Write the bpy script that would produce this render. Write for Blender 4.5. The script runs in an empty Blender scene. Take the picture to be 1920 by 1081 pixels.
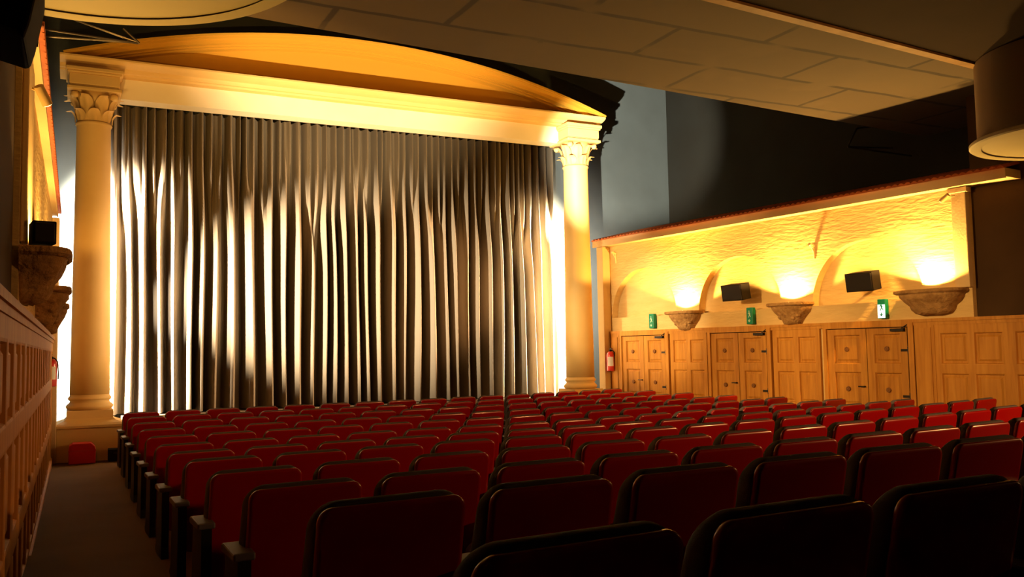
import bpy, bmesh, math, random
from mathutils import Matrix, Vector
C = bpy.context.scene.collection
PI = math.pi
rnd = random.Random(7)

# ------------------------------------------------------------------ camera
YAW, PIT, ROL, F = 0.4628195461168794, 0.06824540856421055, -0.01796403358519691, 1644.6581148970488
ZC = 1.76
cy, sy, cp, sp, cr, sr = math.cos(YAW), math.sin(YAW), math.cos(PIT), math.sin(PIT), math.cos(ROL), math.sin(ROL)
Fv = Vector((sy*cp, cy*cp, sp)); R0 = Vector((cy, -sy, 0)); U0 = R0.cross(Fv)
Rv = cr*R0 + sr*U0; Uv = -sr*R0 + cr*U0
cam = bpy.data.cameras.new('camera'); co = bpy.data.objects.new('camera', cam); C.objects.link(co)
cam.sensor_width = 36.0; cam.lens = 36.0*F/1920; cam.clip_start = 0.05
co.matrix_world = Matrix(((Rv.x, Uv.x, -Fv.x, 0), (Rv.y, Uv.y, -Fv.y, 0), (Rv.z, Uv.z, -Fv.z, ZC), (0, 0, 0, 1)))
bpy.context.scene.camera = co

# ------------------------------------------------------------------ materials
def mat(name, col, rough=0.6, spec=0.3, metal=0.0, noise=None, bump=None, col2=None, emit=None, coat=0, stretch=(1,1,1), detail=4):
    m = bpy.data.materials.new(name); m.use_nodes = True
    nt = m.node_tree; b = nt.nodes['Principled BSDF']
    b.inputs['Base Color'].default_value = (*col, 1); b.inputs['Roughness'].default_value = rough
    b.inputs['Metallic'].default_value = metal; b.inputs['Specular IOR Level'].default_value = spec
    if coat: b.inputs['Coat Weight'].default_value = coat; b.inputs['Coat Roughness'].default_value = 0.12
    if noise or bump:
        tc = nt.nodes.new('ShaderNodeTexCoord'); mp = nt.nodes.new('ShaderNodeMapping')
        mp.inputs['Scale'].default_value = stretch
        nt.links.new(tc.outputs['Object'], mp.inputs['Vector'])
    if noise:
        n = nt.nodes.new('ShaderNodeTexNoise'); n.inputs['Scale'].default_value = noise; n.inputs['Detail'].default_value = detail
        nt.links.new(mp.outputs['Vector'], n.inputs['Vector'])
        r = nt.nodes.new('ShaderNodeValToRGB'); r.color_ramp.elements[0].position = .32; r.color_ramp.elements[1].position = .68
        r.color_ramp.elements[0].color = (*(col2 or tuple(c*.7 for c in col)), 1); r.color_ramp.elements[1].color = (*col, 1)
        nt.links.new(n.outputs['Fac'], r.inputs['Fac']); nt.links.new(r.outputs['Color'], b.inputs['Base Color'])
    if bump:
        s, st, dist = bump
        n2 = nt.nodes.new('ShaderNodeTexNoise'); n2.inputs['Scale'].default_value = s; n2.inputs['Detail'].default_value = 5
        nt.links.new(mp.outputs['Vector'], n2.inputs['Vector'])
        bp = nt.nodes.new('ShaderNodeBump'); bp.inputs['Strength'].default_value = st; bp.inputs['Distance'].default_value = dist
        nt.links.new(n2.outputs['Fac'], bp.inputs['Height']); nt.links.new(bp.outputs['Normal'], b.inputs['Normal'])
    if emit:
        b.inputs['Emission Color'].default_value = (*emit[0], 1); b.inputs['Emission Strength'].default_value = emit[1]
    return m

M = {}
M['cream'] = mat('cream_plaster', (.74,.54,.28), .85, .15, noise=1.3, col2=(.68,.48,.24), bump=(30,.35,.01))
M['rough'] = mat('roughcast_plaster', (.76,.54,.24), .9, .1, noise=3, col2=(.70,.48,.20), bump=(9,.6,.03), stretch=(1,.6,2.4))
M['stone'] = mat('painted_stone', (.74,.49,.18), .55, .3, noise=2.2, col2=(.70,.45,.16))
M['archi'] = mat('white_painted_stone', (.85,.76,.58), .6, .2, noise=2.2, col2=(.82,.72,.54))
M['tymp'] = mat('ochre_painted_stone', (.52,.27,.028), .7, .15)
M['corbel'] = mat('carved_sandstone', (.50,.29,.11), .85, .15, noise=9, col2=(.32,.17,.06), bump=(14,1.0,.05))
M['blue'] = mat('blue_grey_paint', (.085,.097,.095), .9, .1, noise=1.5, col2=(.075,.085,.083), bump=(40,.15,.005))
M['brownwall'] = mat('brown_paint', (.065,.034,.014), .85, .15, noise=2, col2=(.052,.027,.011))
M['darkceil'] = mat('dark_brown_ceiling', (.034,.017,.006), .9, .1, noise=1.2, col2=(.026,.013,.005))
M['beam'] = mat('ochre_trim_paint', (.38,.20,.055), .6, .2, noise=5)
M['floor'] = mat('brown_carpet', (.13,.07,.025), .95, .05, noise=1.1, col2=(.10,.052,.018), bump=(120,.4,.01))
M['stagewood'] = mat('pale_stage_boards', (.42,.35,.26), .5, .3, noise=4, stretch=(1,8,1))
M['black'] = mat('black_paint', (.007,.005,.004), .8, .12)
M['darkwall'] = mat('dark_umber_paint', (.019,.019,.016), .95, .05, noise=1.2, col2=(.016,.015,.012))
M['steel'] = mat('dark_steel', (.10,.08,.06), .4, .5, metal=.8)
M['shell'] = mat('red_gloss_plastic', (.40,.002,.002), .28, .5, coat=.4)
M['cushion'] = mat('charcoal_upholstery', (.13,.11,.12), .9, .15, bump=(160,.3,.004))
M['seatred'] = mat('dark_red_upholstery', (.10,.008,.010), .9, .1, bump=(160,.3,.004))
M['arm'] = mat('grey_armrest_pad', (.13,.115,.13), .5, .4)
M['stand'] = mat('black_seat_standard', (.010,.010,.009), .5, .3)
M['tile'] = mat('terracotta_tile', (.50,.13,.03), .7, .2, noise=12, col2=(.36,.08,.02))
M['white'] = mat('ivory_drum_paint', (.40,.33,.17), .7, .2, noise=1, col2=(.37,.30,.15))
M['drumside'] = mat('brown_drum_side', (.14,.085,.04), .8, .1)
M['red'] = mat('red_enamel', (.55,.02,.01), .35, .5, coat=.2)
M['redbox'] = mat('red_vinyl', (.60,.02,.01), .5, .3)
M['label'] = mat('white_label', (.75,.72,.65), .5, .3)
M['green'] = mat('green_sign', (.0,.22,.13), .4, .3)
M['pict'] = mat('pale_pictogram', (.55,.75,.65), .4, .3)
M['signlit'] = mat('lit_sign_glass', (.7,.9,.75), .4, .3, emit=((.75,1,.80), 2.2))
M['bulb'] = mat('warm_bulb', (1,.8,.5), .4, .3, emit=((1,.62,.22), 12))
M['iron'] = mat('black_iron', (.02,.015,.012), .5, .4, metal=.5)

def wood_mat(name, c1, c2, c3):
    m = bpy.data.materials.new(name); m.use_nodes = True; nt = m.node_tree; b = nt.nodes['Principled BSDF']
    tc = nt.nodes.new('ShaderNodeTexCoord'); mp = nt.nodes.new('ShaderNodeMapping'); mp.inputs['Scale'].default_value = (9, 9, .8)
    n = nt.nodes.new('ShaderNodeTexNoise'); n.inputs['Scale'].default_value = 1.6; n.inputs['Detail'].default_value = 6; n.inputs['Distortion'].default_value = .6
    r = nt.nodes.new('ShaderNodeValToRGB'); r.color_ramp.elements[0].position = .28; r.color_ramp.elements[1].position = .72
    r.color_ramp.elements[0].color = (*c2, 1); r.color_ramp.elements[1].color = (*c1, 1)
    e = r.color_ramp.elements.new(.5); e.color = (*c3, 1)
    nt.links.new(tc.outputs['Object'], mp.inputs['Vector']); nt.links.new(mp.outputs['Vector'], n.inputs['Vector'])
    nt.links.new(n.outputs['Fac'], r.inputs['Fac']); nt.links.new(r.outputs['Color'], b.inputs['Base Color'])
    b.inputs['Roughness'].default_value = .55; b.inputs['Specular IOR Level'].default_value = .25
    return m
M['wood'] = wood_mat('honey_oak', (.60,.28,.045), (.42,.17,.020), (.52,.225,.032))
M['woodpanel'] = wood_mat('honey_oak_panel', (.58,.27,.042), (.39,.155,.019), (.49,.21,.030))

def ceiling_mat():
    m = bpy.data.materials.new('patched_plaster_ceiling'); m.use_nodes = True; nt = m.node_tree; b = nt.nodes['Principled BSDF']
    tc = nt.nodes.new('ShaderNodeTexCoord')
    n = nt.nodes.new('ShaderNodeTexNoise'); n.inputs['Scale'].default_value = 1.4; n.inputs['Detail'].default_value = 6
    mx = nt.nodes.new('ShaderNodeMix'); mx.data_type = 'VECTOR'; mx.inputs[0].default_value = .10
    nt.links.new(tc.outputs['Object'], n.inputs['Vector']); nt.links.new(tc.outputs['Object'], mx.inputs[4]); nt.links.new(n.outputs['Color'], mx.inputs[5])
    br = nt.nodes.new('ShaderNodeTexBrick'); br.inputs['Scale'].default_value = 1.0
    br.inputs['Brick Width'].default_value = 2.3; br.inputs['Row Height'].default_value = .92; br.inputs['Mortar Size'].default_value = .045
    br.inputs['Mortar Smooth'].default_value = .5
    br.inputs['Color1'].default_value = (.078,.052,.024,1); br.inputs['Color2'].default_value = (.064,.041,.019,1); br.inputs['Mortar'].default_value = (.018,.009,.003,1)
    nt.links.new(mx.outputs[1], br.inputs['Vector'])
    # patchy joints
    n2 = nt.nodes.new('ShaderNodeTexNoise'); n2.inputs['Scale'].default_value = 1.1; nt.links.new(tc.outputs['Object'], n2.inputs['Vector'])
    r2 = nt.nodes.new('ShaderNodeValToRGB'); r2.color_ramp.elements[0].position = .36; r2.color_ramp.elements[1].position = .46
    nt.links.new(n2.outputs['Fac'], r2.inputs['Fac'])
    mc = nt.nodes.new('ShaderNodeMix'); mc.data_type = 'RGBA'; mc.inputs[6].default_value = (.074,.049,.023,1)
    nt.links.new(r2.outputs['Color'], mc.inputs[0]); nt.links.new(br.outputs['Color'], mc.inputs[7])
    nt.links.new(mc.outputs[2], b.inputs['Base Color']); b.inputs['Roughness'].default_value = .9
    return m
M['raft'] = ceiling_mat()

def curtain_mat():
    m = bpy.data.materials.new('cream_velour'); m.use_nodes = True; nt = m.node_tree; b = nt.nodes['Principled BSDF']
    b.inputs['Base Color'].default_value = (.16,.125,.085,1); b.inputs['Roughness'].default_value = .95
    b.inputs['Specular IOR Level'].default_value = .05; b.inputs['Sheen Weight'].default_value = .1
    return m
M['curtain'] = curtain_mat()

# ------------------------------------------------------------------ mesh helpers
I4 = Matrix.Identity(4)
def link(name, bm, m, parent=None, smooth=False, bevel=0, loc=None):
    me = bpy.data.meshes.new(name)
    bmesh.ops.recalc_face_normals(bm, faces=bm.faces)
    if loc is not None: bmesh.ops.translate(bm, verts=bm.verts, vec=-Vector(loc))
    bm.to_mesh(me); bm.free()
    me.materials.append(M[m])
    if smooth:
        for p in me.polygons: p.use_smooth = True
    o = bpy.data.objects.new(name, me); C.objects.link(o)
    if parent is not None: o.parent = parent
    if loc is not None: o.location = loc
    if bevel:
        md = o.modifiers.new('bevel', 'BEVEL'); md.width = bevel; md.segments = 2; md.limit_method = 'ANGLE'; md.angle_limit = .7
    if smooth and smooth != 'full':
        md = o.modifiers.new('edges', 'EDGE_SPLIT'); md.split_angle = .6
    return o
def tag(o, label, cat, group=None):
    o['label'] = label; o['category'] = cat
    if group: o['group'] = group
    return o
def thing(name, label, cat, loc=(0,0,0), rz=0, group=None):
    o = bpy.data.objects.new(name, None); C.objects.link(o); o.location = loc; o.rotation_euler = (0,0,rz); o.empty_display_size = .1
    return tag(o, label, cat, group)
def struct(o): o['kind'] = 'structure'; return o
def box(bm, x0, x1, y0, y1, z0, z1, mtx=I4):
    vs = [bm.verts.new(mtx @ Vector(p)) for p in ((x0,y0,z0),(x1,y0,z0),(x1,y1,z0),(x0,y1,z0),(x0,y0,z1),(x1,y0,z1),(x1,y1,z1),(x0,y1,z1))]
    for f in ((0,3,2,1),(4,5,6,7),(0,1,5,4),(1,2,6,5),(2,3,7,6),(3,0,4,7)): bm.faces.new([vs[i] for i in f])
def quad(bm, a, b, c, d): return bm.faces.new([bm.verts.new(p) for p in (a,b,c,d)])
def lathe(bm, prof, n=40, cx=0, cy_=0, mtx=I4, a0=0, a1=2*PI, close=True):
    rings = []
    full = abs(a1-a0-2*PI) < 1e-6
    k = n if full else n+1
    for r, z in prof:
        rings.append([bm.verts.new(mtx @ Vector((cx+r*math.cos(a0+(a1-a0)*i/n), cy_+r*math.sin(a0+(a1-a0)*i/n), z))) for i in range(k)])
    for a, b in zip(rings, rings[1:]):
        for i in range(n if full else n):
            j = (i+1) % k
            bm.faces.new((a[i], a[j], b[j], b[i]))
    if close:
        bm.faces.new(rings[0][::-1]); bm.faces.new(rings[-1])
def tube(bm, p0, p1, r, n=8, r1=None):
    p0, p1 = Vector(p0), Vector(p1); d = (p1-p0); q = d.to_track_quat('Z','Y').to_matrix().to_4x4(); q.translation = p0
    lathe(bm, [(r,0),(r if r1 is None else r1, d.length)], n, mtx=q)
def prism_x(bm, prof, x0, x1, mtx=I4):   # closed (y,z) profile extruded along x
    a = [bm.verts.new(mtx @ Vector((x0,y,z))) for y, z in prof]; b = [bm.verts.new(mtx @ Vector((x1,y,z))) for y, z in prof]
    n = len(prof)
    for i in range(n): j = (i+1) % n; bm.faces.new((a[i], a[j], b[j], b[i]))
    bm.faces.new(a); bm.faces.new(b[::-1])
def NB(): return bmesh.new()

# frame of the slightly splayed right wall: local x = into the wall (away from room), local y = along the wall, z up
TH = math.atan(.11208); CW = math.cos(TH)
WK = (9.951 + .11208*15.5)*1.12
RW = Matrix.Translation((WK, 0, 0)) @ Matrix.Rotation(TH, 4, 'Z')
def rs(y): return y/CW
LW = Matrix.Translation((-.37, 0, 0)) @ Matrix.Scale(-1, 4, (1,0,0))      # mirrored frame for the left wall

# ------------------------------------------------------------------ seats: layout
SX0, SY0, SD, SW = .94954, 1.56380, 1.20846, .616
SZ = [-0.39283,-0.48575,-0.59096,-0.66645,-0.72781,-0.79310,-0.84149,-0.86440,-0.88102,-0.88455,-0.88700,-0.88700]
KN = [(0,.0523),(2.464,-.0066),(4.928,.0859),(6.72,.1401),(8.064,.1597),(9.24,.2011)]
def tang(s):
    if s <= 0: return KN[0][1]
    for (a, ta), (b, tb) in zip(KN, KN[1:]):
        if s <= b: return ta + (tb-ta)*(s-a)/(b-a)
    return KN[-1][1]
def path(s):
    n = 80; x = y = 0; ds = s/n
    for i in range(n):
        t = tang((i+.5)*ds); x += math.cos(t)*ds; y += math.sin(t)*ds
    return x, y, tang(s)
SEAT_H = .83
ROWZ = [z + ZC - SEAT_H for z in SZ]
def floor_z(x, y):
    s = min(max(x - SX0, 0), 9.24); dy = path(s)[1] if s > 0 else 0
    t = (y - dy - SY0)/SD
    if t <= 0: return ROWZ[0] + .0770*(-t)
    if t >= 11: return max(0, ROWZ[11]*(1-(t-11)/.9))
    i = int(t); return ROWZ[i] + (ROWZ[min(i+1,11)]-ROWZ[i])*(t-i)

# ------------------------------------------------------------------ shell: floor, walls, ceiling
bm = NB(); xs = [-.42 + i*(14.0+.42)/36 for i in range(37)]; ys = [-3.0 + i*(21.6)/90 for i in range(91)]
g = [[bm.verts.new((x, y, floor_z(x, y))) for x in xs] for y in ys]
for j in range(90):
    for i in range(36): bm.faces.new((g[j][i], g[j][i+1], g[j+1][i+1], g[j+1][i]))
gb = [[bm.verts.new((x, y, -.15)) for x in (xs[0], xs[-1])] for y in (ys[0], ys[-1])]
bm.faces.new((gb[0][0], gb[1][0], gb[1][1], gb[0][1]))
struct(link('floor', bm, 'floor', smooth='full'))

ZT = 9.3
bm = NB(); box(bm, -1.7, 13.95, 18.55, 18.75, -.15, ZT); struct(link('wall_back', bm, 'blue'))
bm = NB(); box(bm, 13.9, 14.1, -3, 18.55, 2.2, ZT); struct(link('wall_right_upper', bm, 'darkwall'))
bm = NB(); box(bm, -1.9, -1.7, -3, 18.75, 2.2, ZT); struct(link('wall_left_upper', bm, 'blue'))
bm = NB(); box(bm, -1.7, 14.0, -3.2, -3.0, -.15, ZT); struct(link('wall_rear', bm, 'brownwall'))
# rear stretch of the right wall (dark brown), above the panelling
bm = NB(); box(bm, .10, .25, rs(-2.7), rs(8.72), 0, 5.5, RW); struct(link('wall_right_rear', bm, 'brownwall'))
bm = NB(); box(bm, .25, 2.0, rs(8.50), rs(8.70), 2.0, 5.45, RW); struct(link('wall_right_return', bm, 'brownwall'))
# left near wall: brown painted stretch above the panelling
bm = NB(); box(bm, .04, .24, -3.0, 7.15, 0, 4.15, LW); struct(link('wall_left_rear', bm, 'brownwall'))
# ceiling: high part over the proscenium, patched raft, low rear part
bm = NB(); box(bm, -1.7, 13.95, 9.3, 18.6, ZT-.2, ZT); struct(link('ceiling', bm, 'darkceil'))
SL = .080
def slab(bm, x0, x1, ya, yb, z0, z1):   # edges run at a slight slant, square to the right wall
    pts = [(x0, ya+SL*(x0-6.3)), (x1, ya+SL*(x1-6.3)), (x1, yb+SL*(x1-6.3)), (x0, yb+SL*(x0-6.3))]
    lo = [bm.verts.new((x,y,z0)) for x, y in pts]; hi = [bm.verts.new((x,y,z1)) for x, y in pts]
    bm.faces.new(lo[::-1]); bm.faces.new(hi)
    for i in range(4): j = (i+1) % 4; bm.faces.new((lo[i], lo[j], hi[j], hi[i]))
bm = NB(); slab(bm, -1.7, 13.9, 6.5, 10.17, 5.49, 5.75); struct(link('ceiling_middle', bm, 'raft'))
bm = NB(); slab(bm, -1.7, 13.9, -3.6, 6.86, 5.30, 5.48); struct(link('ceiling_rear', bm, 'darkceil'))
bm = NB(); slab(bm, -1.7, 13.9, 6.86, 6.98, 5.27, 5.50); struct(link('trim_1', bm, 'beam'))
bm = NB(); slab(bm, -1.7, 13.9, 10.0, 10.16, 5.75, ZT-.2); struct(link('ceiling_upstand', bm, 'darkceil'))

# right cream wall with three arched recesses
def arch_wall(F, arches, s0, s1, z0, z1, zs, r, depth, name, zr=3.35):
    bm = NB()
    P = lambda x, s, z: F @ Vector((x, s, z))
    def front(sa, sb, za, zb): quad(bm, P(0,sa,za), P(0,sb,za), P(0,sb,zb), P(0,sa,zb))
    cur = s0
    for c in sorted(arches):
        front(cur, c-r, z0, z1); cur = c+r
        N = 40
        pts = [(c - r*math.cos(PI*i/N), zs + r*math.sin(PI*i/N)) for i in range(N+1)]
        for (a, za), (b, zb) in zip(pts, pts[1:]):
            quad(bm, P(0,a,za), P(0,b,zb), P(0,b,z1), P(0,a,z1))
            quad(bm, P(0,a,za), P(0,b,zb), P(depth,b,zb), P(depth,a,za))
            quad(bm, P(depth,a,zs), P(depth,b,zs), P(depth,b,zb), P(depth,a,za))
        front(c-r, c+r, z0, zs)
        quad(bm, P(0,c-r,zs), P(0,c+r,zs), P(depth,c+r,zs), P(depth,c-r,zs))
    front(cur, s1, z0, z1)
    D = depth+.06
    quad(bm, P(D,s0,z0), P(D,s1,z0), P(D,s1,z1), P(D,s0,z1)); quad(bm, P(0,s0,z0), P(D,s0,z0), P(D,s0,z1), P(0,s0,z1))
    quad(bm, P(0,s1,z0), P(D,s1,z0), P(D,s1,z1), P(0,s1,z1)); quad(bm, P(0,s0,z1), P(D,s0,z1), P(D,s1,z1), P(0,s1,z1))
    quad(bm, P(0,s0,z0), P(D,s0,z0), P(D,s1,z0), P(0,s1,z0))
    return bm
bm = arch_wall(RW, [rs(10.55), rs(13.35), rs(16.12)], rs(8.72), rs(17.42), 0, 4.16, 2.42, 1.07, .17, 'wall_right')
bmesh.ops.remove_doubles(bm, verts=bm.verts, dist=.0005)
struct(link('wall_right', bm, 'rough'))
bm = arch_wall(LW, [8.95, 12.0, 14.9], 7.2, 16.75, 0, 4.16, 2.42, 1.0, .17, 'wall_left')
bmesh.ops.remove_doubles(bm, verts=bm.verts, dist=.0005)
struct(link('wall_left', bm, 'rough'))
# end pilasters
bm = NB(); box(bm, -.10, -.002, rs(8.70), rs(8.93), 2.56, 4.08, RW); box(bm, -.13, -.002, rs(8.66), rs(8.97), 4.0, 4.08, RW)
tag(link('pilaster', bm, 'cream', loc=RW @ Vector((0, rs(8.8), 2.56)), bevel=.01), 'narrow cream pilaster at the near end of the right wall', 'pilaster')
bm = NB(); box(bm, -.22, -.002, rs(17.22), rs(17.44), 0, 4.08, RW)
tag(link('pilaster', bm, 'cream', loc=RW @ Vector((0, rs(17.3), 0)), bevel=.01), 'cream pilaster carrying a fire extinguisher beside the far right column', 'pilaster')
bm = NB(); box(bm, -.045, -.002, 7.25, 8.1, 2.60, 4.08, LW)
tag(link('pilaster', bm, 'cream', loc=(-.37, 7.7, 2.6), bevel=.01), 'brownish cream pilaster above the near left stone bracket', 'pilaster')
bm = NB(); box(bm, -.115, -.002, 16.42, 16.72, 0, 4.08, LW)
tag(link('pilaster', bm, 'cream', loc=(-.37, 16.55, 0), bevel=.01), 'orange lit pilaster at the far end of the left wall', 'pilaster')

# ------------------------------------------------------------------ panelling and doors
def panel_piece(bm, F, s0, s1, z0, z1, x=0, rail=.05, sink=.034, field=.018):
    """one sunk, raised-and-fielded panel drawn on the plane x (towards the room is -x)"""
    P = lambda s, z, d: F @ Vector((x-d, s, z))
    lv = [(0, 0), (.018, -.004+.0), (.03, -sink), (.055, -sink), (.085, -sink+field)]
    loops = []
    for ins, d in lv: loops.append([bm.verts.new(P(s, z, d)) for s, z in ((s0+ins,z0+ins),(s1-ins,z0+ins),(s1-ins,z1-ins),(s0+ins,z1-ins))])
    for a, b in zip(loops, loops[1:]):
        for i in range(4): j = (i+1) % 4; bm.faces.new((a[i], a[j], b[j], b[i]))
    bm.faces.new(loops[-1])
def panel_grid(bm, F, s0, s1, z0, z1, cols, rows, x, thick, st=.09, rail=.10):
    """framed board s0..s1 x z0..z1 with cols x rows sunk panels; cols/rows are lists of (a,b)"""
    P = lambda s, z, d=0: F @ Vector((x-d, s, z))
    se = [s0]; ze = [z0]
    for a, b in cols: se += [a, b]
    for a, b in rows: ze += [a, b]
    se.append(s1); ze.append(z1)
    for i in range(len(se)-1):
        for j in range(len(ze)-1):
            if i % 2 and j % 2: panel_piece(bm, F, se[i], se[i+1], ze[j], ze[j+1], x)
            else: quad(bm, P(se[i],ze[j]), P(se[i+1],ze[j]), P(se[i+1],ze[j+1]), P(se[i],ze[j+1]))
    for (a, b, c, d) in ((s0,z0,s1,z0),(s0,z1,s1,z1),(s0,z0,s0,z1),(s1,z0,s1,z1)):
        quad(bm, P(a,b), P(c,d), P(c,d,-thick), P(a,b,-thick))
    quad(bm, P(s0,z0,-thick), P(s1,z0,-thick), P(s1,z1,-thick), P(s0,z1,-thick))
ROWS = [(.12,.56),(.68,1.27),(1.39,1.90)]
def rosette(bm, F, s, z, x, r=.045):
    for k in range(8):
        a = k*PI/4; c = F @ Vector((x-.012, s+r*.62*math.cos(a), z+r*.62*math.sin(a)))
        bmesh.ops.create_uvsphere(bm, u_segments=8, v_segments=5, radius=r*.36, matrix=Matrix.Translation(c))
    bmesh.ops.create_uvsphere(bm, u_segments=8, v_segments=6, radius=r*.4, matrix=Matrix.Translation(F @ Vector((x-.012, s, z))))
M['rosette'] = mat('darkened_carving', (.25,.11,.04), .7, .2)
PX = -.05       # face of the panelling
def panelling(F, pieces, name, s0, s1, ztop, kind_label):
    t = bpy.data.objects.new(name, None); C.objects.link(t); t['kind'] = 'structure'
    bm = NB(); box(bm, PX-.03, -.001, s0, s1, ztop, ztop+.05, F); box(bm, PX-.012, -.001, s0, s1, ztop-.05, ztop, F)
    link('cap_rail', bm, 'wood', t)
    bm = NB(); box(bm, PX-.02, -.001, s0, s1, -.1, .10, F)
    if not name.endswith('2'): link('skirting', bm, 'wood', t)
    else: bm.free()
    for a, b, n in pieces:
        bm = NB()
        w = (b-a)
        if n == 0:
            box(bm, PX-.01, -.001, a, b, .0, ztop-.05, F)
            box(bm, PX-.025, -.001, a+.05, b-.05, .0, ztop-.09, F)
            link('post', bm, 'wood', t); continue
        st = .075; pw = (w - st*(n+1))/n
        cols = [(a+st+i*(pw+st), a+st+i*(pw+st)+pw) for i in range(n)]
        panel_grid(bm, F, a, b, .0, ztop-.05, cols, [(r0, min(r1, ztop-.17)) for r0, r1 in ROWS], PX, .045)
        link('panel_section', bm, 'wood', t)
    return t
def door(F, sa, sb, zt, name, label, ajar=0):
    """double door; sa near end, sb far end (both in wall coordinates)"""
    t = bpy.data.objects.new(name, None); C.objects.link(t); t['kind'] = 'structure'
    fr = NB(); 
    box(fr, PX-.03, -.001, sa-.09, sa, 0, zt+.06, F); box(fr, PX-.03, -.001, sb, sb+.07, 0, zt+.06, F); box(fr, PX-.03, -.001, sa, sb, zt, zt+.06, F)
    link('door_frame', fr, 'wood', t)
    bk = NB(); box(bk, -.008, -.002, sa, sb, 0, zt, F); link('dark_gap', bk, 'black', t)
    mid = (sa+sb)/2
    for k, (a, b) in enumerate(((sa+.035, mid-.006), (mid+.006, sb-.004))):
        bm = NB(); panel_grid(bm, F, a, b, .01, zt-.015, [(a+.11, b-.11)], ROWS, PX, .035)
        lf = link('door_leaf', bm, 'woodpanel', t)
        for z0, z1 in ROWS:
            bm = NB(); rosette(bm, F, (a+b)/2, (z0+z1)/2, PX+.006); link('rosette', bm, 'rosette', lf, smooth='full')
        if k == 0:
            for z in (.35, .88, 1.62):
                bm = NB(); box(bm, PX-.012, PX-.001, a-.03, a+.11, z-.02, z+.02, F)
                tube(bm, F @ Vector((PX-.012, a-.02, z-.055)), F @ Vector((PX-.012, a-.02, z+.055)), .013)
                link('hinge', bm, 'iron', lf)
            bm = NB(); box(bm, PX-.06, PX-.004, a+.02, a+.26, zt-.075, zt-.028, F); tube(bm, F @ Vector((PX-.05, a+.06, zt-.03)), F @ Vector((PX-.03, a-.03, zt+.03)), .009)
            link('door_closer', bm, 'iron', lf)
        else:
            bm = NB(); tube(bm, F @ Vector((PX, a+.05, 1.02)), F @ Vector((PX-.05, a+.05, 1.02)), .012); tube(bm, F @ Vector((PX-.05, a+.03, 1.02)), F @ Vector((PX-.05, a+.15, 1.02)), .010)
            link('door_handle', bm, 'iron', lf)
    return t
ZP = 2.06
S = rs
panelling(RW, [(S(16.90),S(17.20),0),(S(14.18),S(15.24),2),(S(11.46),S(12.50),2),(S(9.33),S(9.66),0),(S(8.20),S(9.33),2),(S(7.07),S(8.20),2),(S(5.94),S(7.07),2),(S(4.8),S(5.94),2),(S(3.6),S(4.8),2),(S(2.4),S(3.6),2)],
          'trim_2', S(2.4), S(17.20), ZP, '')
door(RW, S(15.36), S(16.80), 2.0, 'door_1', '')
door(RW, S(12.62), S(14.06), 2.0, 'door_2', '')
door(RW, S(9.76), S(11.30), 2.0, 'door_3', '')
panelling(LW, [(15.1,16.40,2),(13.9,15.1,2),(12.6,13.9,2),(11.3,12.6,2),(10.0,11.3,2),(8.7,10.0,2),(7.4,8.7,2),(6.1,7.4,2),(4.8,6.1,2),(3.5,4.8,2),(2.2,3.5,2)], 'trim_3', 2.2, 16.40, 2.03, '')

# ------------------------------------------------------------------ tiled canopies
def tiled_roof(F, s0, s1, over, zb, depth, label):
    t = thing('tiled_canopy', label, 'roof', F @ Vector((0, (s0+s1)/2, zb)))
    base = t.location.copy()
    def up(bm): bmesh.ops.translate(bm, verts=bm.verts, vec=-base)
    bm = NB(); box(bm, -over, depth, s0, s1, zb, zb+.035, F); box(bm, -over-.02, -over, s0, s1, zb-.02, zb+.125, F); box(bm, -over, depth, s0, s0+.03, zb+.035, zb+.125, F); up(bm); link('eaves_board', bm, 'cream', t)
    bm = NB(); n = int((s1-s0)/.11); P = lambda x, s, z: F @ Vector((x, s, z))
    prev = None
    for i in range(n*4+1):
        s = s0 + (s1-s0)*i/(n*4); h = .03*abs(math.sin(PI*i/4))
        cur = [bm.verts.new(P(-over-.05, s, zb+.135+h)), bm.verts.new(P(-over+depth+.2, s, zb+.135+h+.28*(depth))), bm.verts.new(P(-over+depth+.2, s, zb+.115+.28*(depth))), bm.verts.new(P(-over-.05, s, zb+.120))]
        if prev:
            for k in range(4): m_ = (k+1) % 4; bm.faces.new((prev[k], prev[m_], cur[m_], cur[k]))
        else: bm.faces.new(cur)
        prev = cur
    bm.faces.new(prev[::-1]); up(bm)
    link('roof_tiles', bm, 'tile', t)
    return t
tiled_roof(RW, S(7.98), S(17.46), .30, 4.09, 1.2, 'long terracotta tiled canopy running above the cream arches of the right wall')
tiled_roof(LW, 7.2, 16.80, -.118, 4.29, 1.1, 'terracotta tiled canopy above the left wall beside the left column') if False else None

# left canopy, seen from below at a glancing angle
t = thing('tiled_canopy', 'terracotta tiled canopy above the left wall beside the left column', 'roof', (-.37, 12, 4.16))
def rel(bm, o): bmesh.ops.translate(bm, verts=bm.verts, vec=-o.location)
bm = NB(); box(bm, -1.6, -.30, 7.2, 16.8, 4.165, 4.20); box(bm, -.30, -.28, 7.2, 16.8, 4.145, 4.26); rel(bm, t); link('eaves_board', bm, 'cream', t)
bm = NB(); n = int(9.6/.16)
for i in range(n):
    s = 7.2 + 9.6*(i+.5)/n
    prof = [(.075*math.cos(a), .055*math.sin(a)) for a in [PI*k/6 for k in range(7)]]
    a = [bm.verts.new((-.235, s+u, 4.20+v)) for u, v in prof]; b = [bm.verts.new((-1.6, s+u, 4.50+v)) for u, v in prof]
    for k in range(6): bm.faces.new((a[k], a[k+1], b[k+1], b[k]))
    bm.faces.new(a)
box(bm, -1.6, -.24, 7.2, 16.8, 4.205, 4.215)
rel(bm, t); link('roof_tiles', bm, 'tile', t)

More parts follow.
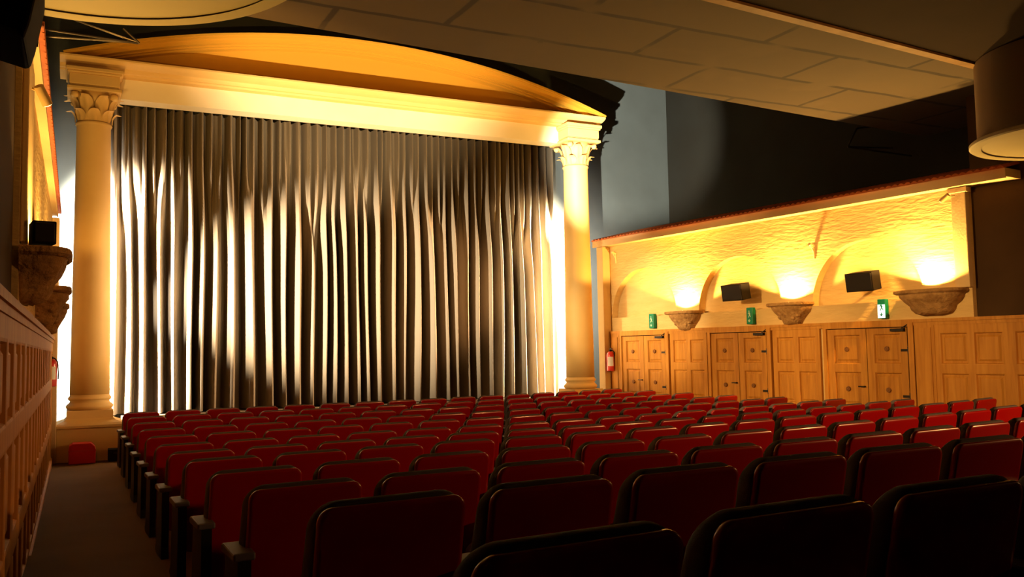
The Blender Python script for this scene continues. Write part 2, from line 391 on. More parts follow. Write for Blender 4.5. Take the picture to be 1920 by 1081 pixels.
# ------------------------------------------------------------------ proscenium
def leaf(bm, mtx, w, h, curl, n=7, m=4):
    rows = []
    for j in range(n+1):
        v = j/n
        ww = w*(.72+.5*math.sin(PI*min(v*1.02,1)**.9))*(1-.55*max(0,v-.72)/.28)
        out = .012 + curl*v**3.0; z = h*(v if v < .88 else .88 + (v-.88)*-.6)
        if v >= .99: out += curl*.25
        row = []
        for i in range(m*2+1):
            u = (i-m)/m
            row.append(bm.verts.new(mtx @ Vector((u*ww/2, -(out + .022*(1-u*u)+.008*math.cos(u*PI*2)), z))))
        rows.append(row)
    for a, b in zip(rows, rows[1:]):
        for i in range(m*2): bm.faces.new((a[i], a[i+1], b[i+1], b[i]))
def column(cx, cyy, label):
    t = thing('column', label, 'column', (cx, cyy, 0))
    bm = NB(); box(bm, -.51, .51, -.51, .51, -.02, .575)
    a = [bm.verts.new((x, y, .575)) for x, y in ((-.51,-.51),(.51,-.51),(.51,.51),(-.51,.51))]
    link('pedestal', bm, 'stone', t, bevel=.012)
    bm = NB(); box(bm, -.54, .54, -.54, .54, .56, .60); lv = [(.54,.60),(.50,.63),(.40,.67),(.36,.71),(.36,.84)]
    prev = None
    for r, z in lv:
        cur = [bm.verts.new((x*r, y*r, z)) for x, y in ((-1,-1),(1,-1),(1,1),(-1,1))]
        if prev:
            for k in range(4): j = (k+1) % 4; bm.faces.new((prev[k], prev[j], cur[j], cur[k]))
        prev = cur
    bm.faces.new(prev); link('plinth', bm, 'stone', t)
    tor = lambda z0, z1, r0, r1, n=8: [(r0+(r1-r0)*math.sin(PI*i/n), z0+(z1-z0)*i/n) for i in range(n+1)]
    bm = NB(); lathe(bm, tor(.84,.95,.335,.375)+[(.325,.96),(.31,.985),(.325,1.0)]+tor(1.0,1.07,.325,.345)+[(.318,1.08),(.315,1.10)], 48)
    link('column_base', bm, 'stone', t, smooth='full')
    bm = NB(); lathe(bm, [(.318,1.10),(.312,1.8),(.300,3.2),(.286,4.6),(.275,5.79),(.288,5.81),(.300,5.835),(.288,5.86),(.275,5.87)], 48)
    link('shaft', bm, 'stone', t, smooth='full')
    bm = NB(); lathe(bm, [(.27,5.86),(.275,6.08),(.30,6.26),(.35,6.36)], 40)
    for k in range(8):
        for tier, (z, h, r, w, cu, off) in enumerate(((5.87,.22,.275,.17,.12,0),(6.00,.34,.285,.19,.17,.5))):
            ang = 2*PI*(k+off)/8
            leaf(bm, Matrix.Rotation(ang, 4, 'Z') @ Matrix.Translation((0,-r+.012,z)), w, h, cu)
    for k in range(4):     # corner volutes
        ang = PI/4 + k*PI/2; m_ = Matrix.Rotation(ang, 4, 'Z') @ Matrix.Translation((0,-.44,6.29)) @ Matrix.Rotation(PI/2, 4, 'Y')
        lathe(bm, [(.02,-.06),(.055,-.045),(.06,0),(.055,.045),(.02,.06)], 14, mtx=m_)
    link('capital', bm, 'stone', t, smooth='full')
    bm = NB()
    for (r, z0, z1) in ((.43,6.36,6.42),(.39,6.42,6.46),(.40,6.46,6.65),(.43,6.65,6.69),(.455,6.69,6.756)): box(bm, -r, r, -r, r, z0, z1)
    link('abacus', bm, 'stone', t, bevel=.012)
    return t
column(.25, 17.02, 'tall cream classical column at the left edge of the curtain')
column(10.165, 17.02, 'tall cream classical column at the right edge of the curtain')

t = thing('pediment', 'cream and ochre entablature with a shallow curved pediment above the curtain', 'pediment', (5.2, 17.0, 6.4))
bm = NB(); box(bm, .62, 9.80, 17.08, 17.45, 6.385, 6.78)
rel(bm, t); link('architrave', bm, 'archi', t)
bm = NB()
cprof = [(17.5,6.755),(16.90,6.755),(16.88,6.785),(16.82,6.79),(16.80,6.815),(16.78,6.85),(16.72,6.86),(16.66,6.875),(16.59,6.905),(16.565,6.925),(16.565,6.955),(17.5,6.955)]
prism_x(bm, cprof, -.30, 10.72); rel(bm, t); link('cornice', bm, 'stone', t)
CXA, RA = 5.24, 16.58; ZA = 7.925-RA
def arc_band(bm, r0, r1, y0, y1, a0, a1, n=64):
    ring = []
    for i in range(n+1):
        a = a0+(a1-a0)*i/n
        ring.append([bm.verts.new((CXA+r*math.sin(a), y, ZA+r*math.cos(a))) for r, y in ((r0,y0),(r1,y0),(r1,y1),(r0,y1))])
    for p, q in zip(ring, ring[1:]):
        for k in range(4): j = (k+1) % 4; bm.faces.new((p[k], p[j], q[j], q[k]))
    bm.faces.new(ring[0]); bm.faces.new(ring[-1][::-1])
A = math.asin(5.70/RA)
bm = NB()
for r0, r1, y0 in ((RA-.035,RA,16.545),(RA-.05,RA-.035,16.60),(RA-.13,RA-.05,16.74),(RA-.155,RA-.13,16.86),(RA-.185,RA-.155,16.93)):
    a = math.acos(min(1,(6.957-ZA)/(r0)))
    arc_band(bm, r0, r1, y0, 17.5, -a*1.0, a*1.0)
rel(bm, t); link('curved_moulding', bm, 'tymp', t)
bm = NB(); n = 64; a = math.acos((6.96-ZA)/(RA-.17)); top = []; bot = []; tb = []; bb = []
for i in range(n+1):
    u = -a + 2*a*i/n; x = CXA+(RA-.17)*math.sin(u); z = max(6.961, ZA+(RA-.17)*math.cos(u))
    top.append(bm.verts.new((x,17.08,z))); bot.append(bm.verts.new((x,17.08,6.95)))
for i in range(n): bm.faces.new((bot[i], bot[i+1], top[i+1], top[i]))
r_ = bmesh.ops.extrude_face_region(bm, geom=bm.faces[:]); bmesh.ops.translate(bm, verts=[v for v in r_['geom'] if isinstance(v, bmesh.types.BMVert)], vec=(0,.32,0))
rel(bm, t); link('tympanum', bm, 'tymp', t)

# stage
bm = NB(); box(bm, .80, 9.61, 16.72, 18.5, 0, .60); box(bm, .80, 9.61, 16.68, 18.5, .60, .635)
tag(link('stage', bm, 'stagewood', loc=(5.2,17.3,0)), 'low pale stage platform between the two columns under the curtain', 'stage')

# ------------------------------------------------------------------ curtain
def curtain():
    rc = random.Random(11)
    x0, x1 = .15, 10.24
    def pleats(wmin, wmax, seed):
        r = random.Random(seed); xs_, x = [], x0
        while x < x1+.5:
            w = r.uniform(wmin, wmax); xs_.append((x, w, r.uniform(.86,1.04), r.uniform(.4,.6))); x += w
        return xs_
    def val(pl, x):
        lo, hi = 0, len(pl)-1
        while lo < hi:
            m_ = (lo+hi+1)//2
            if pl[m_][0] <= x: lo = m_
            else: hi = m_-1
        a, w, h, pk = pl[lo]; u = (x-a)/w
        v = u/pk if u < pk else (1-u)/(1-pk)
        v = min(max(v,0),1)
        return h*(.5-.5*math.cos(PI*v))
    fine, coarse, mid = pleats(.075,.14,3), pleats(.20,.36,5), pleats(.12,.22,9)
    NX, zs = 1500, [.66,1.2,2,2.8,3.4,3.8,4.2,4.5,4.8,5.1,5.4,5.7,6.0,6.3,6.55]
    bm = NB(); rows = []
    sw = [rc.uniform(-.25,.25) for _ in range(60)]
    for z in zs:
        row = []
        for i in range(NX+1):
            x = x0+(x1-x0)*i/NX
            k = min(int((x-x0)/.25), 57); f = (x-x0)/.25-k; dz = sw[k]*(1-f)+sw[k+1]*f
            u = min(max((z+dz*2.2-3.7)/(2.1),0),1); u = u*u*(3-2*u)
            drift = .02*math.sin(x*3.1+z*.9)
            yy = (1-u)*(.44*val(coarse,x+drift)**1.25+.05*val(mid,x)) + u*(.08*val(fine,x)**1.3+.24*val(mid,x)**1.3+.08*val(coarse,x+drift))
            row.append(bm.verts.new((x, 18.36-yy, z)))
        rows.append(row)
    for a, b in zip(rows, rows[1:]):
        for i in range(NX): bm.faces.new((a[i], a[i+1], b[i+1], b[i]))
    o = link('stage_curtain', bm, 'curtain', smooth='full', loc=(5.1,18.1,.66))
    tag(o, 'huge pleated beige stage curtain closed between the two columns', 'curtain')
curtain()

# ------------------------------------------------------------------ wall sconces (carved stone bowls with lamps)
SC = {'scale': 1.0}
LIGHTS = []
def sconce(F, s, w, label, ztop=2.50, big=False, proj=.34, group=None, lamp=1.0, lcol=(1,.57,.14)):
    base = F @ Vector((0, s, ztop-.40))
    t = thing('wall_sconce', label, 'wall lamp', base)
    def loc(bm): bmesh.ops.translate(bm, verts=bm.verts, vec=-base)
    # top slab
    bm = NB(); P = lambda x, a, z: F @ Vector((x, a, z))
    def outline(hw, d, n=16, sq=2.6):
        return [(-.002,s-hw)] + [(-.002-d*abs(math.sin(PI*i/n))**(2/sq), s-hw*math.copysign(abs(math.cos(PI*i/n))**(2/sq), math.cos(PI*i/n))) for i in range(1,n)] + [(-.002,s+hw)]
    def layers(lv, jitter=0, seed=1):
        r = random.Random(seed); loops = []
        for z, hw, d, sq in lv:
            loops.append([bm.verts.new(P(x - (r.uniform(0,jitter) if 0 < k < 16 else 0), a, z + r.uniform(-jitter,jitter)*.4)) for k, (x, a) in enumerate(outline(hw, d, sq=sq))])
        for a, b in zip(loops, loops[1:]):
            for i in range(len(a)-1): bm.faces.new((a[i], a[i+1], b[i+1], b[i]))
        bm.faces.new(loops[0]); bm.faces.new(loops[-1][::-1])
    hw = w/2; z = ztop
    layers([(z-.065,hw*.93,proj*.93,4),(z-.045,hw,proj,4),(z-.012,hw,proj,4),(z,hw*.98,proj*.98,4)])
    loc(bm); link('bowl_rim', bm, 'corbel', t)
    bm = NB()
    if big: lv = [(z-.40,hw*.30,proj*.25,2.2),(z-.37,hw*.52,proj*.45,2.2),(z-.31,hw*.62,proj*.55,2.4),(z-.25,hw*.66,proj*.62,2.4),(z-.18,hw*.80,proj*.74,2.8),(z-.11,hw*.88,proj*.84,3),(z-.06,hw*.90,proj*.88,3.4)]
    else: lv = [(z-.40,hw*.26,proj*.25,2),(z-.385,hw*.40,proj*.42,2),(z-.33,hw*.48,proj*.50,2),(z-.26,hw*.60,proj*.60,2),(z-.17,hw*.80,proj*.78,2.2),(z-.11,hw*.86,proj*.86,2.4),(z-.06,hw*.88,proj*.88,2.6)]
    layers(lv, .022, int(s*10))
    for k in range(9 if big else 7):     # carved leaf lumps
        u = (k+.5)/(9 if big else 7); zz = z-.10-.18*abs(math.sin(k*2.3)); f = 1-(z-zz)*1.5
        c = P(-proj*.86*f*math.sin(PI*u)**.6, s-hw*.86*f*math.cos(PI*u), zz)
        bmesh.ops.create_icosphere(bm, subdivisions=2, radius=.055, matrix=Matrix.Translation(c) @ Matrix.Diagonal((.8,1.2,.7,1)))
    loc(bm); link('carved_bowl', bm, 'corbel', t, smooth='full')
    bm = NB(); c = P(-.13, s, z-.022)
    bmesh.ops.create_uvsphere(bm, u_segments=12, v_segments=8, radius=.035, matrix=Matrix.Translation(c)); tube(bm, P(-.13,s,z-.05), P(-.13,s,z+.0), .02)
    loc(bm); link('bulb', bm, 'bulb', t, smooth='full')
    L = bpy.data.lights.new('sconce_lamp', 'SPOT'); L.energy = 800*lamp; L.color = lcol; L.shadow_soft_size = .06
    L.spot_size = 2.62; L.spot_blend = .12
    lo = bpy.data.objects.new('sconce_lamp', L); C.objects.link(lo); lo.location = P(-.22, s, z+.03); lo.rotation_euler = (PI, 0, 0) 
    return t
sconce(RW, S(9.33), 1.12, 'large squarish carved stone sconce by the near end pilaster of the right wall', 2.56, True, .40)
sconce(RW, S(12.03), .92, 'carved stone bowl sconce between the two arches holding the loudspeakers', 2.50)
sconce(RW, S(14.75), .92, 'carved stone bowl sconce on the right wall nearest the far column', 2.47)
sconce(LW, 7.62, 1.05, 'big dark carved stone sconce nearest the camera on the left wall', 2.56, True, .345, lamp=.25)
sconce(LW, 10.55, .90, 'second dark carved stone sconce further along the left wall', 2.49, False, .335, lamp=.35)
sconce(LW, 13.45, .90, 'third carved stone sconce on the left wall, hidden behind the second', 2.47, False, .30, lamp=.45)

# ------------------------------------------------------------------ small fittings
def exit_sign(s, lit, label, z0=2.14):
    base = RW @ Vector((-.01, S(s), z0)); rz = TH
    t = thing('exit_sign', label, 'sign', base, rz, 'green exit signs over the doors')
    w, h, d = .15, .32, .09
    bm = NB(); box(bm, -d, -.0, -w/2, w/2, 0, h); link('housing', bm, 'green' if not lit else 'green', t, bevel=.01)
    bm = NB(); box(bm, -d-.008, -d-.001, -w/2+.01, w/2-.01, .01, h-.01 if not lit else h*.72); link('sign_face', bm, 'signlit' if lit else 'green', t)
    # running figure, door and arrow
    bm = NB(); X = -d-.011
    def bar(y0, z0_, y1, z1_, wd):
        v = Vector((0, y1-y0, z1_-z0_)); nrm = Vector((0, -v.z, v.y)).normalized()*wd/2
        a, b = Vector((X,y0,z0_)), Vector((X,y1,z1_)); lo = [a-nrm, b-nrm, b+nrm, a+nrm]
        f = [bm.verts.new(p) for p in lo]; g_ = [bm.verts.new(p+Vector((.003,0,0))) for p in lo]
        bm.faces.new(f); bm.faces.new(g_[::-1])
        for i in range(4): j = (i+1) % 4; bm.faces.new((f[i], f[j], g_[j], g_[i]))
    bar(.0,.24,.0,.26,.02); bar(.0,.23,-.01,.18,.022); bar(-.01,.18,.02,.13,.014); bar(-.01,.18,-.035,.14,.014); bar(.0,.22,.03,.20,.011); bar(.0,.22,-.03,.19,.011)
    bar(0,.10,0,.05,.016); bar(0,.045,.025,.075,.012); bar(0,.045,-.025,.075,.012)
    link('pictogram', bm, 'pict' if not lit else 'green', t)
    return t
exit_sign(10.19, True, 'brightly lit green and white exit sign above the nearest double door')
exit_sign(12.99, False, 'unlit green exit sign above the middle double door')
exit_sign(15.75, False, 'unlit green exit sign above the far double door')

def speaker(c, size, yaw, pitch, label, F=RW, name='loudspeaker'):
    t = thing(name, label, 'loudspeaker', c, 0)
    t.rotation_euler = (0, pitch, yaw)       # local -x = grille, +x = back
    w, h, d = size
    bm = NB()
    lo = [(-d/2,-w/2),(-d/2,w/2),(d/2,w*.42),(d/2,-w*.42)]
    a = [bm.verts.new((x,y,-h/2)) for x, y in lo]; b = [bm.verts.new((x,y,h/2)) for x, y in lo]
    bm.faces.new(a[::-1]); bm.faces.new(b)
    for i in range(4): j = (i+1) % 4; bm.faces.new((a[i], a[j], b[j], b[i]))
    link('cabinet', bm, 'black', t, bevel=.008)
    bm = NB(); box(bm, -d/2-.012, -d/2-.001, -w/2+.015, w/2-.015, -h/2+.015, h/2-.015); link('grille', bm, 'iron', t, bevel=.004)
    return t
for y, lab in ((10.42,'black loudspeaker on a bracket inside the largest, nearest arch'), (13.2,'black loudspeaker on a bracket inside the middle arch of the right wall')):
    c = RW @ Vector((-.20, S(y), 2.77))
    t = speaker(c, (.50,.31,.30), TH+.04, -.16, lab)
    bm = NB(); cc = RW @ Vector((.168, S(y), 2.70)); iv = (Matrix.Translation(c) @ t.rotation_euler.to_matrix().to_4x4()).inverted()
    tube(bm, iv @ cc, Vector((.165,0,0)), .02); link('wall_bracket', bm, 'iron', t)
# small speaker standing on near-left sconce, facing the stage
t = speaker((-.232, 7.35, 2.565+.105), (.16,.17,.24), PI/2+.2, 0, 'small black box loudspeaker standing on the near left stone sconce')

# big black loudspeaker on the left, near the camera
t = thing('wall_loudspeaker', 'big black loudspeaker hanging high on the left wall near the camera', 'loudspeaker', (-.27, 4.2, 3.3))
bm = NB()
prof = [(-.135,-.19),(-.135,.55),(.07,.55),(.105,.50),(.122,.40),(.125,.05),(.115,-.02),(.09,-.16),(.07,-.235),(.045,-.235)]
a = [bm.verts.new((x, -.28, z+(-.04 if x > .05 else 0))) for x, z in prof]; b = [bm.verts.new((x-.0, .28, z)) for x, z in prof]
n = len(prof)
for i in range(n): j = (i+1) % n; bm.faces.new((a[i], a[j], b[j], b[i]))
bm.faces.new(a[::-1]); bm.faces.new(b)
link('cabinet', bm, 'black', t, bevel=.02)
bm = NB(); box(bm, -.11, .10, .281, .295, -.12, .48); link('grille', bm, 'iron', t)

def spot_fixture(base, laim, label, off, aim=None):
    base = Vector(base); aim = Vector(aim or laim); laim = Vector(laim); head = base + Vector(off)
    t = thing('spotlight', label, 'spotlight', base)
    bm = NB(); d = (aim-head).normalized(); tube(bm, head-base-d*.07, head-base+d*.08, .034, 18, .038); link('lamp_barrel', bm, 'stone', t, smooth=True)
    bm = NB(); tube(bm, (0,0,0), head-base-d*.02, .010); link('mounting_arm', bm, 'stone', t)
    bm = NB(); q = d.to_track_quat('Z','Y').to_matrix().to_4x4(); q.translation = head-base+d*.081
    lathe(bm, [(.030,0),(.030,.004)], 18, mtx=q); link('lens', bm, 'bulb', t)
    L = bpy.data.lights.new('wall_spot', 'SPOT'); L.energy = 900; L.color = (1,.50,.10); L.spot_size = .95; L.spot_blend = .6; L.shadow_soft_size = .05
    lo = bpy.data.objects.new('wall_spot', L); C.objects.link(lo); lo.location = head+d*.16; lo.rotation_euler = (head-laim).to_track_quat('Z','Y').to_euler()
    return lo
spR = spot_fixture(RW @ Vector((-.13, S(8.85), 3.96)), (11.5,13.2,.8), 'small cream cylinder spotlight at the top of the right wall near its pilaster', (-.24,-.02,-.05))
spR.data.energy = 700; spR.data.spot_size = 1.1; spR.data.spot_blend = .8
spL = spot_fixture((-.31, 7.3, 3.75), (5.2,17,7.0), 'small cylinder spotlight on the left wall below the canopy', (.07,.0,-.04), (.5,8.3,2.3))

# small iron hooks on the cream wall
for y, z, lab in ((11.53,3.38,'small carved wall hook between the nearest and the middle arch'), (17.0,3.80,'small pale wall hook by the far right column')):
    bm = NB(); b = RW @ Vector((-.002, S(y), z)); 
    tube(bm, b+Vector((0,0,-.12)), b+Vector((-.02,0,.10)), .018); tube(bm, b+Vector((0,0,.10)), b+Vector((-.12,0,.14)), .022, 8, .03); tube(bm, b+Vector((0,0,-.02)), b+Vector((-.10,0,.13)), .012)
    tag(link('wall_hook', bm, 'cream', loc=b), lab, 'hook')

def extinguisher(base, label, face):
    t = thing('fire_extinguisher', label, 'fire extinguisher', base)
    bm = NB(); lathe(bm, [(.05,0),(.082,.01),(.085,.04),(.085,.36),(.075,.41),(.045,.445),(.02,.455)], 28); link('cylinder', bm, 'red', t, smooth=True)
    bm = NB(); lathe(bm, [(.0862,.12),(.0862,.33)], 16, a0=face-.85, a1=face+.85, close=False); link('label', bm, 'label', t)
    bm = NB(); lathe(bm, [(.02,.455),(.022,.49)], 12); box(bm, -.012,.012,-.09,.02,.49,.505); box(bm, -.012,.012,-.08,.02,.515,.528); link('valve', bm, 'black', t)
    bm = NB(); pts = [(0,-.03,.48),(.05,-.06,.46),(.092,-.05,.40),(.10,-.02,.25),(.10,0,.12)]
    for p, q in zip(pts, pts[1:]): tube(bm, p, q, .010)
    link('hose', bm, 'black', t)
    return t
b = RW @ Vector((-.16, S(17.10), 1.20)); extinguisher(b, 'red fire extinguisher with white label on the right wall beside the far double door', -PI/2-.5)
extinguisher((-.335, 16.32, 1.27), 'red fire extinguisher on the left wall pilaster above the aisle end', -PI/2)

# red box and black box in front of the left pedestal
bm = NB(); prof = [(-.20,0),(.20,0),(.20,.20),(.19,.28),(.13,.335),(-.14,.335),(-.19,.30),(-.20,.22)]
a = [bm.verts.new((x,-.16,z)) for x, z in prof]; c_ = [bm.verts.new((x,.16,z)) for x, z in prof]; n = len(prof)
for i in range(n): j = (i+1) % n; bm.faces.new((a[i], a[j], c_[j], c_[i]))
bm.faces.new(a[::-1]); bm.faces.new(c_)
t = thing('red_box', 'bright red round-topped box on the floor before the left pedestal', 'box', (.135, 16.27, 0.004))
link('box_body', bm, 'redbox', t, bevel=.015)
bm = NB(); box(bm, -.205, .205, -.165, .165, .205, .222); link('lid_seam', bm, 'red', t)
t = thing('black_box', 'small black box beside the left pedestal at the foot of the stage', 'box', (.655, 16.33, 0.004))
bm = NB(); box(bm, -.13, .13, -.12, .12, 0, .20); link('box_body', bm, 'black', t, bevel=.01)
bm = NB(); box(bm, -.05, .05, -.125, -.121, .12, .15); link('handle', bm, 'iron', t)

# ceiling drums
def drum(cx, cyy, r, z, label):
    t = thing('ceiling_drum', label, 'ceiling fixture', (cx, cyy, z))
    bm = NB(); lathe(bm, [(r-.10,.03),(r-.10,5.29-z)], 72, close=False); link('drum_side', bm, 'drumside', t, smooth='full')
    bm = NB(); lathe(bm, [(r-.14,.005),(r-.11,0),(r-.02,0),(r,.015),(r,.05),(r-.02,.065),(r-.11,.065)], 96, close=False); link('drum_rim', bm, 'white', t, smooth=True)
    bm = NB(); lathe(bm, [(.001,.02),(r-.12,.02)], 72, close=False); link('drum_panel', bm, 'white', t)
drum(11.07, 6.40, 1.23, 4.20, 'round cream bottomed ceiling drum hanging over the right wall canopy end')
drum(-.055, 6.05, 1.53, 4.40, 'large round cream ceiling drum overhead at the upper left')

# lighting brackets under the ceiling
def bracket(pts, label, base):
    bm = NB()
    for p, q in pts: tube(bm, p, q, .016)
    tag(link('rigging_bracket', bm, 'steel', loc=base), label, 'bracket')
k = 1.0
bracket([((-1.70,12.0,5.62),(.682,12,5.769)),((-.6,12,6.10),(.682,12,5.769)),((-1.70,12,6.3),(-.5,12,6.06)),((.50,12,5.93),(.69,12,5.76)),((-1.70,11.4,5.62),(.67,12,5.762))], 'thin triangular metal bracket jutting from the upper left wall', (-1.70,12,5.7))
q = .96
bracket([((12.73,11.52,5.36),(13.90,11.52,5.44)),((12.73,11.52,5.36),(12.98,11.52,5.73)),((12.98,11.52,5.73),(13.90,11.52,5.9)),((12.73,11.52,5.36),(13.90,11.1,5.2))], 'thin metal bracket jutting from the dark upper right wall', (13.90,11.52,5.4))

# ------------------------------------------------------------------ cinema seats
def rounded_outline(hw, z0, z1, rt, rb, n=7):
    pts = []
    for cx, cz, r, a0 in ((hw-rb, z0+rb, rb, -PI/2), (hw-rt, z1-rt, rt, 0), (-hw+rt, z1-rt, rt, PI/2), (-hw+rb, z0+rb, rb, PI)):
        for i in range(n+1): a = a0 + PI/2*i/n; pts.append((cx + r*math.cos(a), cz + r*math.sin(a)))
    return pts
def slab_mesh(hw, z0, z1, rt, rb, y_back, y_front, edge, bend, lean, taper=0, crown=0, thin=None):
    """upright padded slab; rounded edges, bowed plan and leaning back"""
    bm = NB(); loops = []
    D = y_front - y_back
    prof = [(edge*1.6, 0), (edge*.5, D*.04), (edge*.12, D*.16), (0, D*.42), (0, D*.60), (edge*.15, D*.82), (edge*.6, D*.95), (edge*1.7, D)]
    def pt(x, z, y):
        t_ = (z-z0)/(z1-z0); x *= 1 - taper*(t_)
        z_ = z + crown*(1-(x/hw)**2)*max(0,(t_-.5)*2)
        if thin: y = y_back + (y-y_back)*(thin + (1-thin)*min(1,max(0,(z1-z)/.30))**.8)
        return Vector((x, y + bend*(x*x) + lean*(.83-z), z_))
    for ins, dy in prof:
        o = rounded_outline(hw-ins, z0+ins, z1-ins, max(rt-ins,.01), max(rb-ins,.01))
        loops.append([bm.verts.new(pt(x, z, y_back+dy)) for x, z in o])
    N = len(loops[0])
    for a, b in zip(loops, loops[1:]):
        for i in range(N): j = (i+1) % N; bm.faces.new((a[i], a[j], b[j], b[i]))
    for L, rev in ((loops[0], True), (loops[-1], False)):    # fill with rows of quads across
        half = N//2
        f = bm.faces.new(L[::-1] if rev else L)
    bm.normal_update()
    big = [f for f in bm.faces if len(f.verts) > 4]
    bmesh.ops.triangulate(bm, faces=big)
    return bm
def seat_meshes():
    d = {}
    d['backrest_shell'] = (slab_mesh(.264, .20, .820, .046, .05, .0, .034, .013, 0, .22, .02, .012), 'shell')
    d['backrest_cushion'] = (slab_mesh(.274, .28, .832, .085, .05, .026, .165, .018, .0, .22, .02, .012, .44), 'cushion')
    # tipped-up seat cushion standing in front of the backrest
    bm = slab_mesh(.245, .17, .60, .05, .06, .17, .27, .03, 0, .10); d['seat'] = (bm, 'seatred')
    return d
def arm_meshes():
    bm = NB()   # pad
    o = [(-.02,.0),(.20,.010),(.24,.002),(.25,-.02),(.24,-.035),(-.02,-.035)]
    a = [bm.verts.new((-.048, y, .56+z)) for y, z in o]; b = [bm.verts.new((.048, y, .56+z)) for y, z in o]
    n = len(o)
    for i in range(n): j = (i+1) % n; bm.faces.new((a[i], a[j], b[j], b[i]))
    bm.faces.new(a); bm.faces.new(b[::-1])
    pad = bm
    bm = NB(); o = [(0,.0),(.30,.0),(.36,.03),(.30,.08),(.27,.30),(.24,.46),(.24,.525),(-.02,.525),(-.01,.30),(.04,.08)]
    a = [bm.verts.new((-.028, y, z)) for y, z in o]; b = [bm.verts.new((.028, y, z)) for y, z in o]; n = len(o)
    for i in range(n): j = (i+1) % n; bm.faces.new((a[i], a[j], b[j], b[i]))
    bmesh.ops.triangulate(bm, faces=[bm.faces.new(a), bm.faces.new(b[::-1])])
    return pad, bm
proto = []
for nm, (bm, m_) in seat_meshes().items():
    me = bpy.data.meshes.new(nm); bmesh.ops.recalc_face_normals(bm, faces=bm.faces); bm.to_mesh(me); bm.free(); me.materials.append(M[m_])
    for p in me.polygons: p.use_smooth = True
    proto.append((nm, me))
pad, std = arm_meshes(); arm_me = bpy.data.meshes.new('armrest'); bmesh.ops.recalc_face_normals(pad, faces=pad.faces); pad.to_mesh(arm_me); arm_me.materials.append(M['arm'])
std_me = bpy.data.meshes.new('seat_standard'); bmesh.ops.recalc_face_normals(std, faces=std.faces); std.to_mesh(std_me); std_me.materials.append(M['stand']); pad.free(); std.free()
def make_seat():
    root = bpy.data.objects.new('cinema_seat', None); C.objects.link(root)
    for nm, me in proto:
        o = bpy.data.objects.new(nm, me); C.objects.link(o); o.parent = root
    o = bpy.data.objects.new('seat_standard', std_me); C.objects.link(o); o.parent = root; o.location = (-.285, 0, .006)
    o = bpy.data.objects.new('armrest', arm_me); C.objects.link(o); o.parent = root; o.location = (-.285, 0, .006)
    md = o.modifiers.new('bevel','BEVEL'); md.width = .012; md.segments = 2
    return root
def copy_seat(src):
    r = src.copy(); C.objects.link(r)
    for ch in src.children:
        c = ch.copy(); C.objects.link(c); c.parent = r
    return r
ORD = ['first','second','third','fourth','fifth','sixth','seventh','eighth','ninth','tenth','eleventh','twelfth','thirteenth','fourteenth','fifteenth','sixteenth']
first = make_seat(); used = False
for r in range(12):
    for i in range(16):
        px, py, th = path(i*SW)
        s = copy_seat(first) if used else first
        used = True
        s.location = (SX0+px, SY0+r*SD+py, ROWZ[r]); s.rotation_euler = (0, 0, th)
        rowtxt = 'front row by the stage' if r == 11 else ('rearmost row, nearest the camera' if r == 0 else ORD[11-r]+' row from the stage')
        if i == 0: pos = 'left aisle end'
        elif i == 15: pos = 'right aisle end'
        elif i <= 8: pos = ORD[i]+' from the left aisle'
        else: pos = ORD[15-i]+' from the right aisle'
        tag(s, 'red-backed cinema seat, %s, %s' % (pos, rowtxt), 'seat', 'cinema seats in rows facing the stage')
        if i == 15:
            for nm, me in (('seat_standard', std_me), ('armrest', arm_me)):
                o = bpy.data.objects.new(nm, me); C.objects.link(o); o.parent = s; o.location = (.331, 0, .006)

# ------------------------------------------------------------------ lights
def point(name, loc, e, col, r=.08):
    L = bpy.data.lights.new(name, 'POINT'); L.energy = e; L.color = col; L.shadow_soft_size = r
    o = bpy.data.objects.new(name, L); C.objects.link(o); o.location = loc; return o
def spot(name, loc, aim, e, col, size, blend=.5, r=.05):
    L = bpy.data.lights.new(name, 'SPOT'); L.energy = e; L.color = col; L.spot_size = size; L.spot_blend = blend; L.shadow_soft_size = r
    o = bpy.data.objects.new(name, L); C.objects.link(o); o.location = loc; d = Vector(aim)-Vector(loc); o.rotation_euler = (-d).to_track_quat('Z','Y').to_euler(); return o
WARMW = (1,.86,.66)
for x, e, c in ((.257, 1500, WARMW), (10.37, 1100, (1,.80,.52))):
    sg = 1 if x < 1 else -1
    for z in (1.3, 2.3, 3.3, 4.1):
        if z > 2: spot('column_lamp', (x, 17.37, z), (x, 18.5, z), e*.30, (1,.92,.80), 2.5, .3, .05)
        spot('column_lamp', (x+sg*.02, 17.37, z), (x+sg*.36, 18.25, z), e*4.6, c, 2.0, .4, .05)
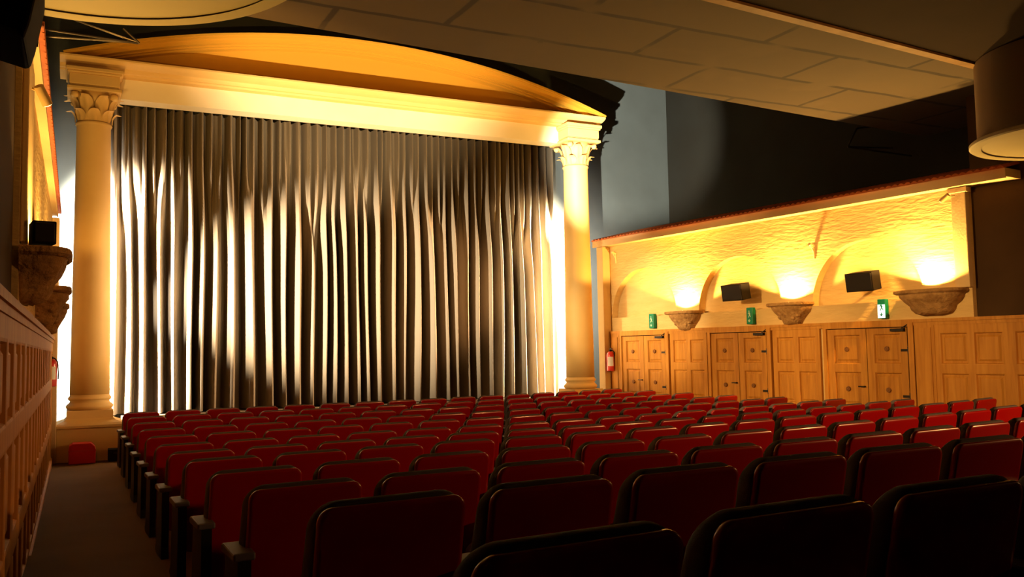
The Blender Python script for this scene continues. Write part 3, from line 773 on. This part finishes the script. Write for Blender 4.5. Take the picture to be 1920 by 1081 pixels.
spot('curtain_light', (-.20,15.3,3.1), (3.9,18,3.1), 17000, (1,.84,.60), .86, .8, .05)
spot('curtain_light', (10.8,15.5,3.1), (6.1,18,3.1), 12000, (1,.66,.36), .90, .8, .05)
for y0, y1 in ((8.2,9.9),(12.4,13.6)):
    spot('added_cross_light', (-.22, y0, 3.7), (11.6, y1, 1.75), 4100, (1,.60,.21), .56, 1.0, .06)  # added spots without fixtures, brighten the woodwork of the right wall
spot('curtain_light', (-.20,15.3,2.9), (1.75,18,2.7), 2600, (1,.88,.70), .42, .8, .05)
spot('added_stage_wash', (4.6,10.4,1.4), (5.1,17,7.9), 8000, (1,.74,.40), .84, .8, .04)  # added unseen spot among the seats, lights architrave and pediment
spot('added_side_wash', (4.9,10.4,2.9), (13.0,18.5,7.1), 19000, (1,.93,.74), .42, .6, .04)  # added unseen spot among the seats, brightens the blue back wall
spot('added_column_spot', (10.9,11.3,3.6), (.25,17,2.4), 3300, (1,.68,.30), .40, .9, .05)  # added spot with no fixture, brightens the left column
spot('added_column_spot', (-.22,11.3,3.6), (10.3,17,2.9), 4200, (1,.76,.40), .40, .8, .05)  # added spot with no fixture, brightens the right column
spot('added_door_spot', (-.20,15.3,3.4), (11.2,15.7,2.3), 6500, (1,.72,.38), .30, .8, .05)  # added spot, no lamp of its own; brightens the far right door
# a further wall lamp along the rear stretch, outside the frame
spot('rear_wall_lamp', (10.9,1.1,2.5), (8.3,5.2,.5), 1450, (1,.46,.14), 2.05, 1.0, .08)
w = bpy.data.worlds.new('dark_room'); bpy.context.scene.world = w; w.use_nodes = True
w.node_tree.nodes['Background'].inputs[0].default_value = (.02,.015,.01,1); w.node_tree.nodes['Background'].inputs[1].default_value = .3

sc = bpy.context.scene
sc.view_settings.view_transform = 'Standard'; sc.view_settings.look = 'None'; sc.view_settings.gamma = 1; sc.view_settings.exposure = -0.25
sc.cycles.use_denoising = True
sc.cycles.max_bounces = 5; sc.cycles.diffuse_bounces = 3; sc.cycles.sample_clamp_indirect = 4
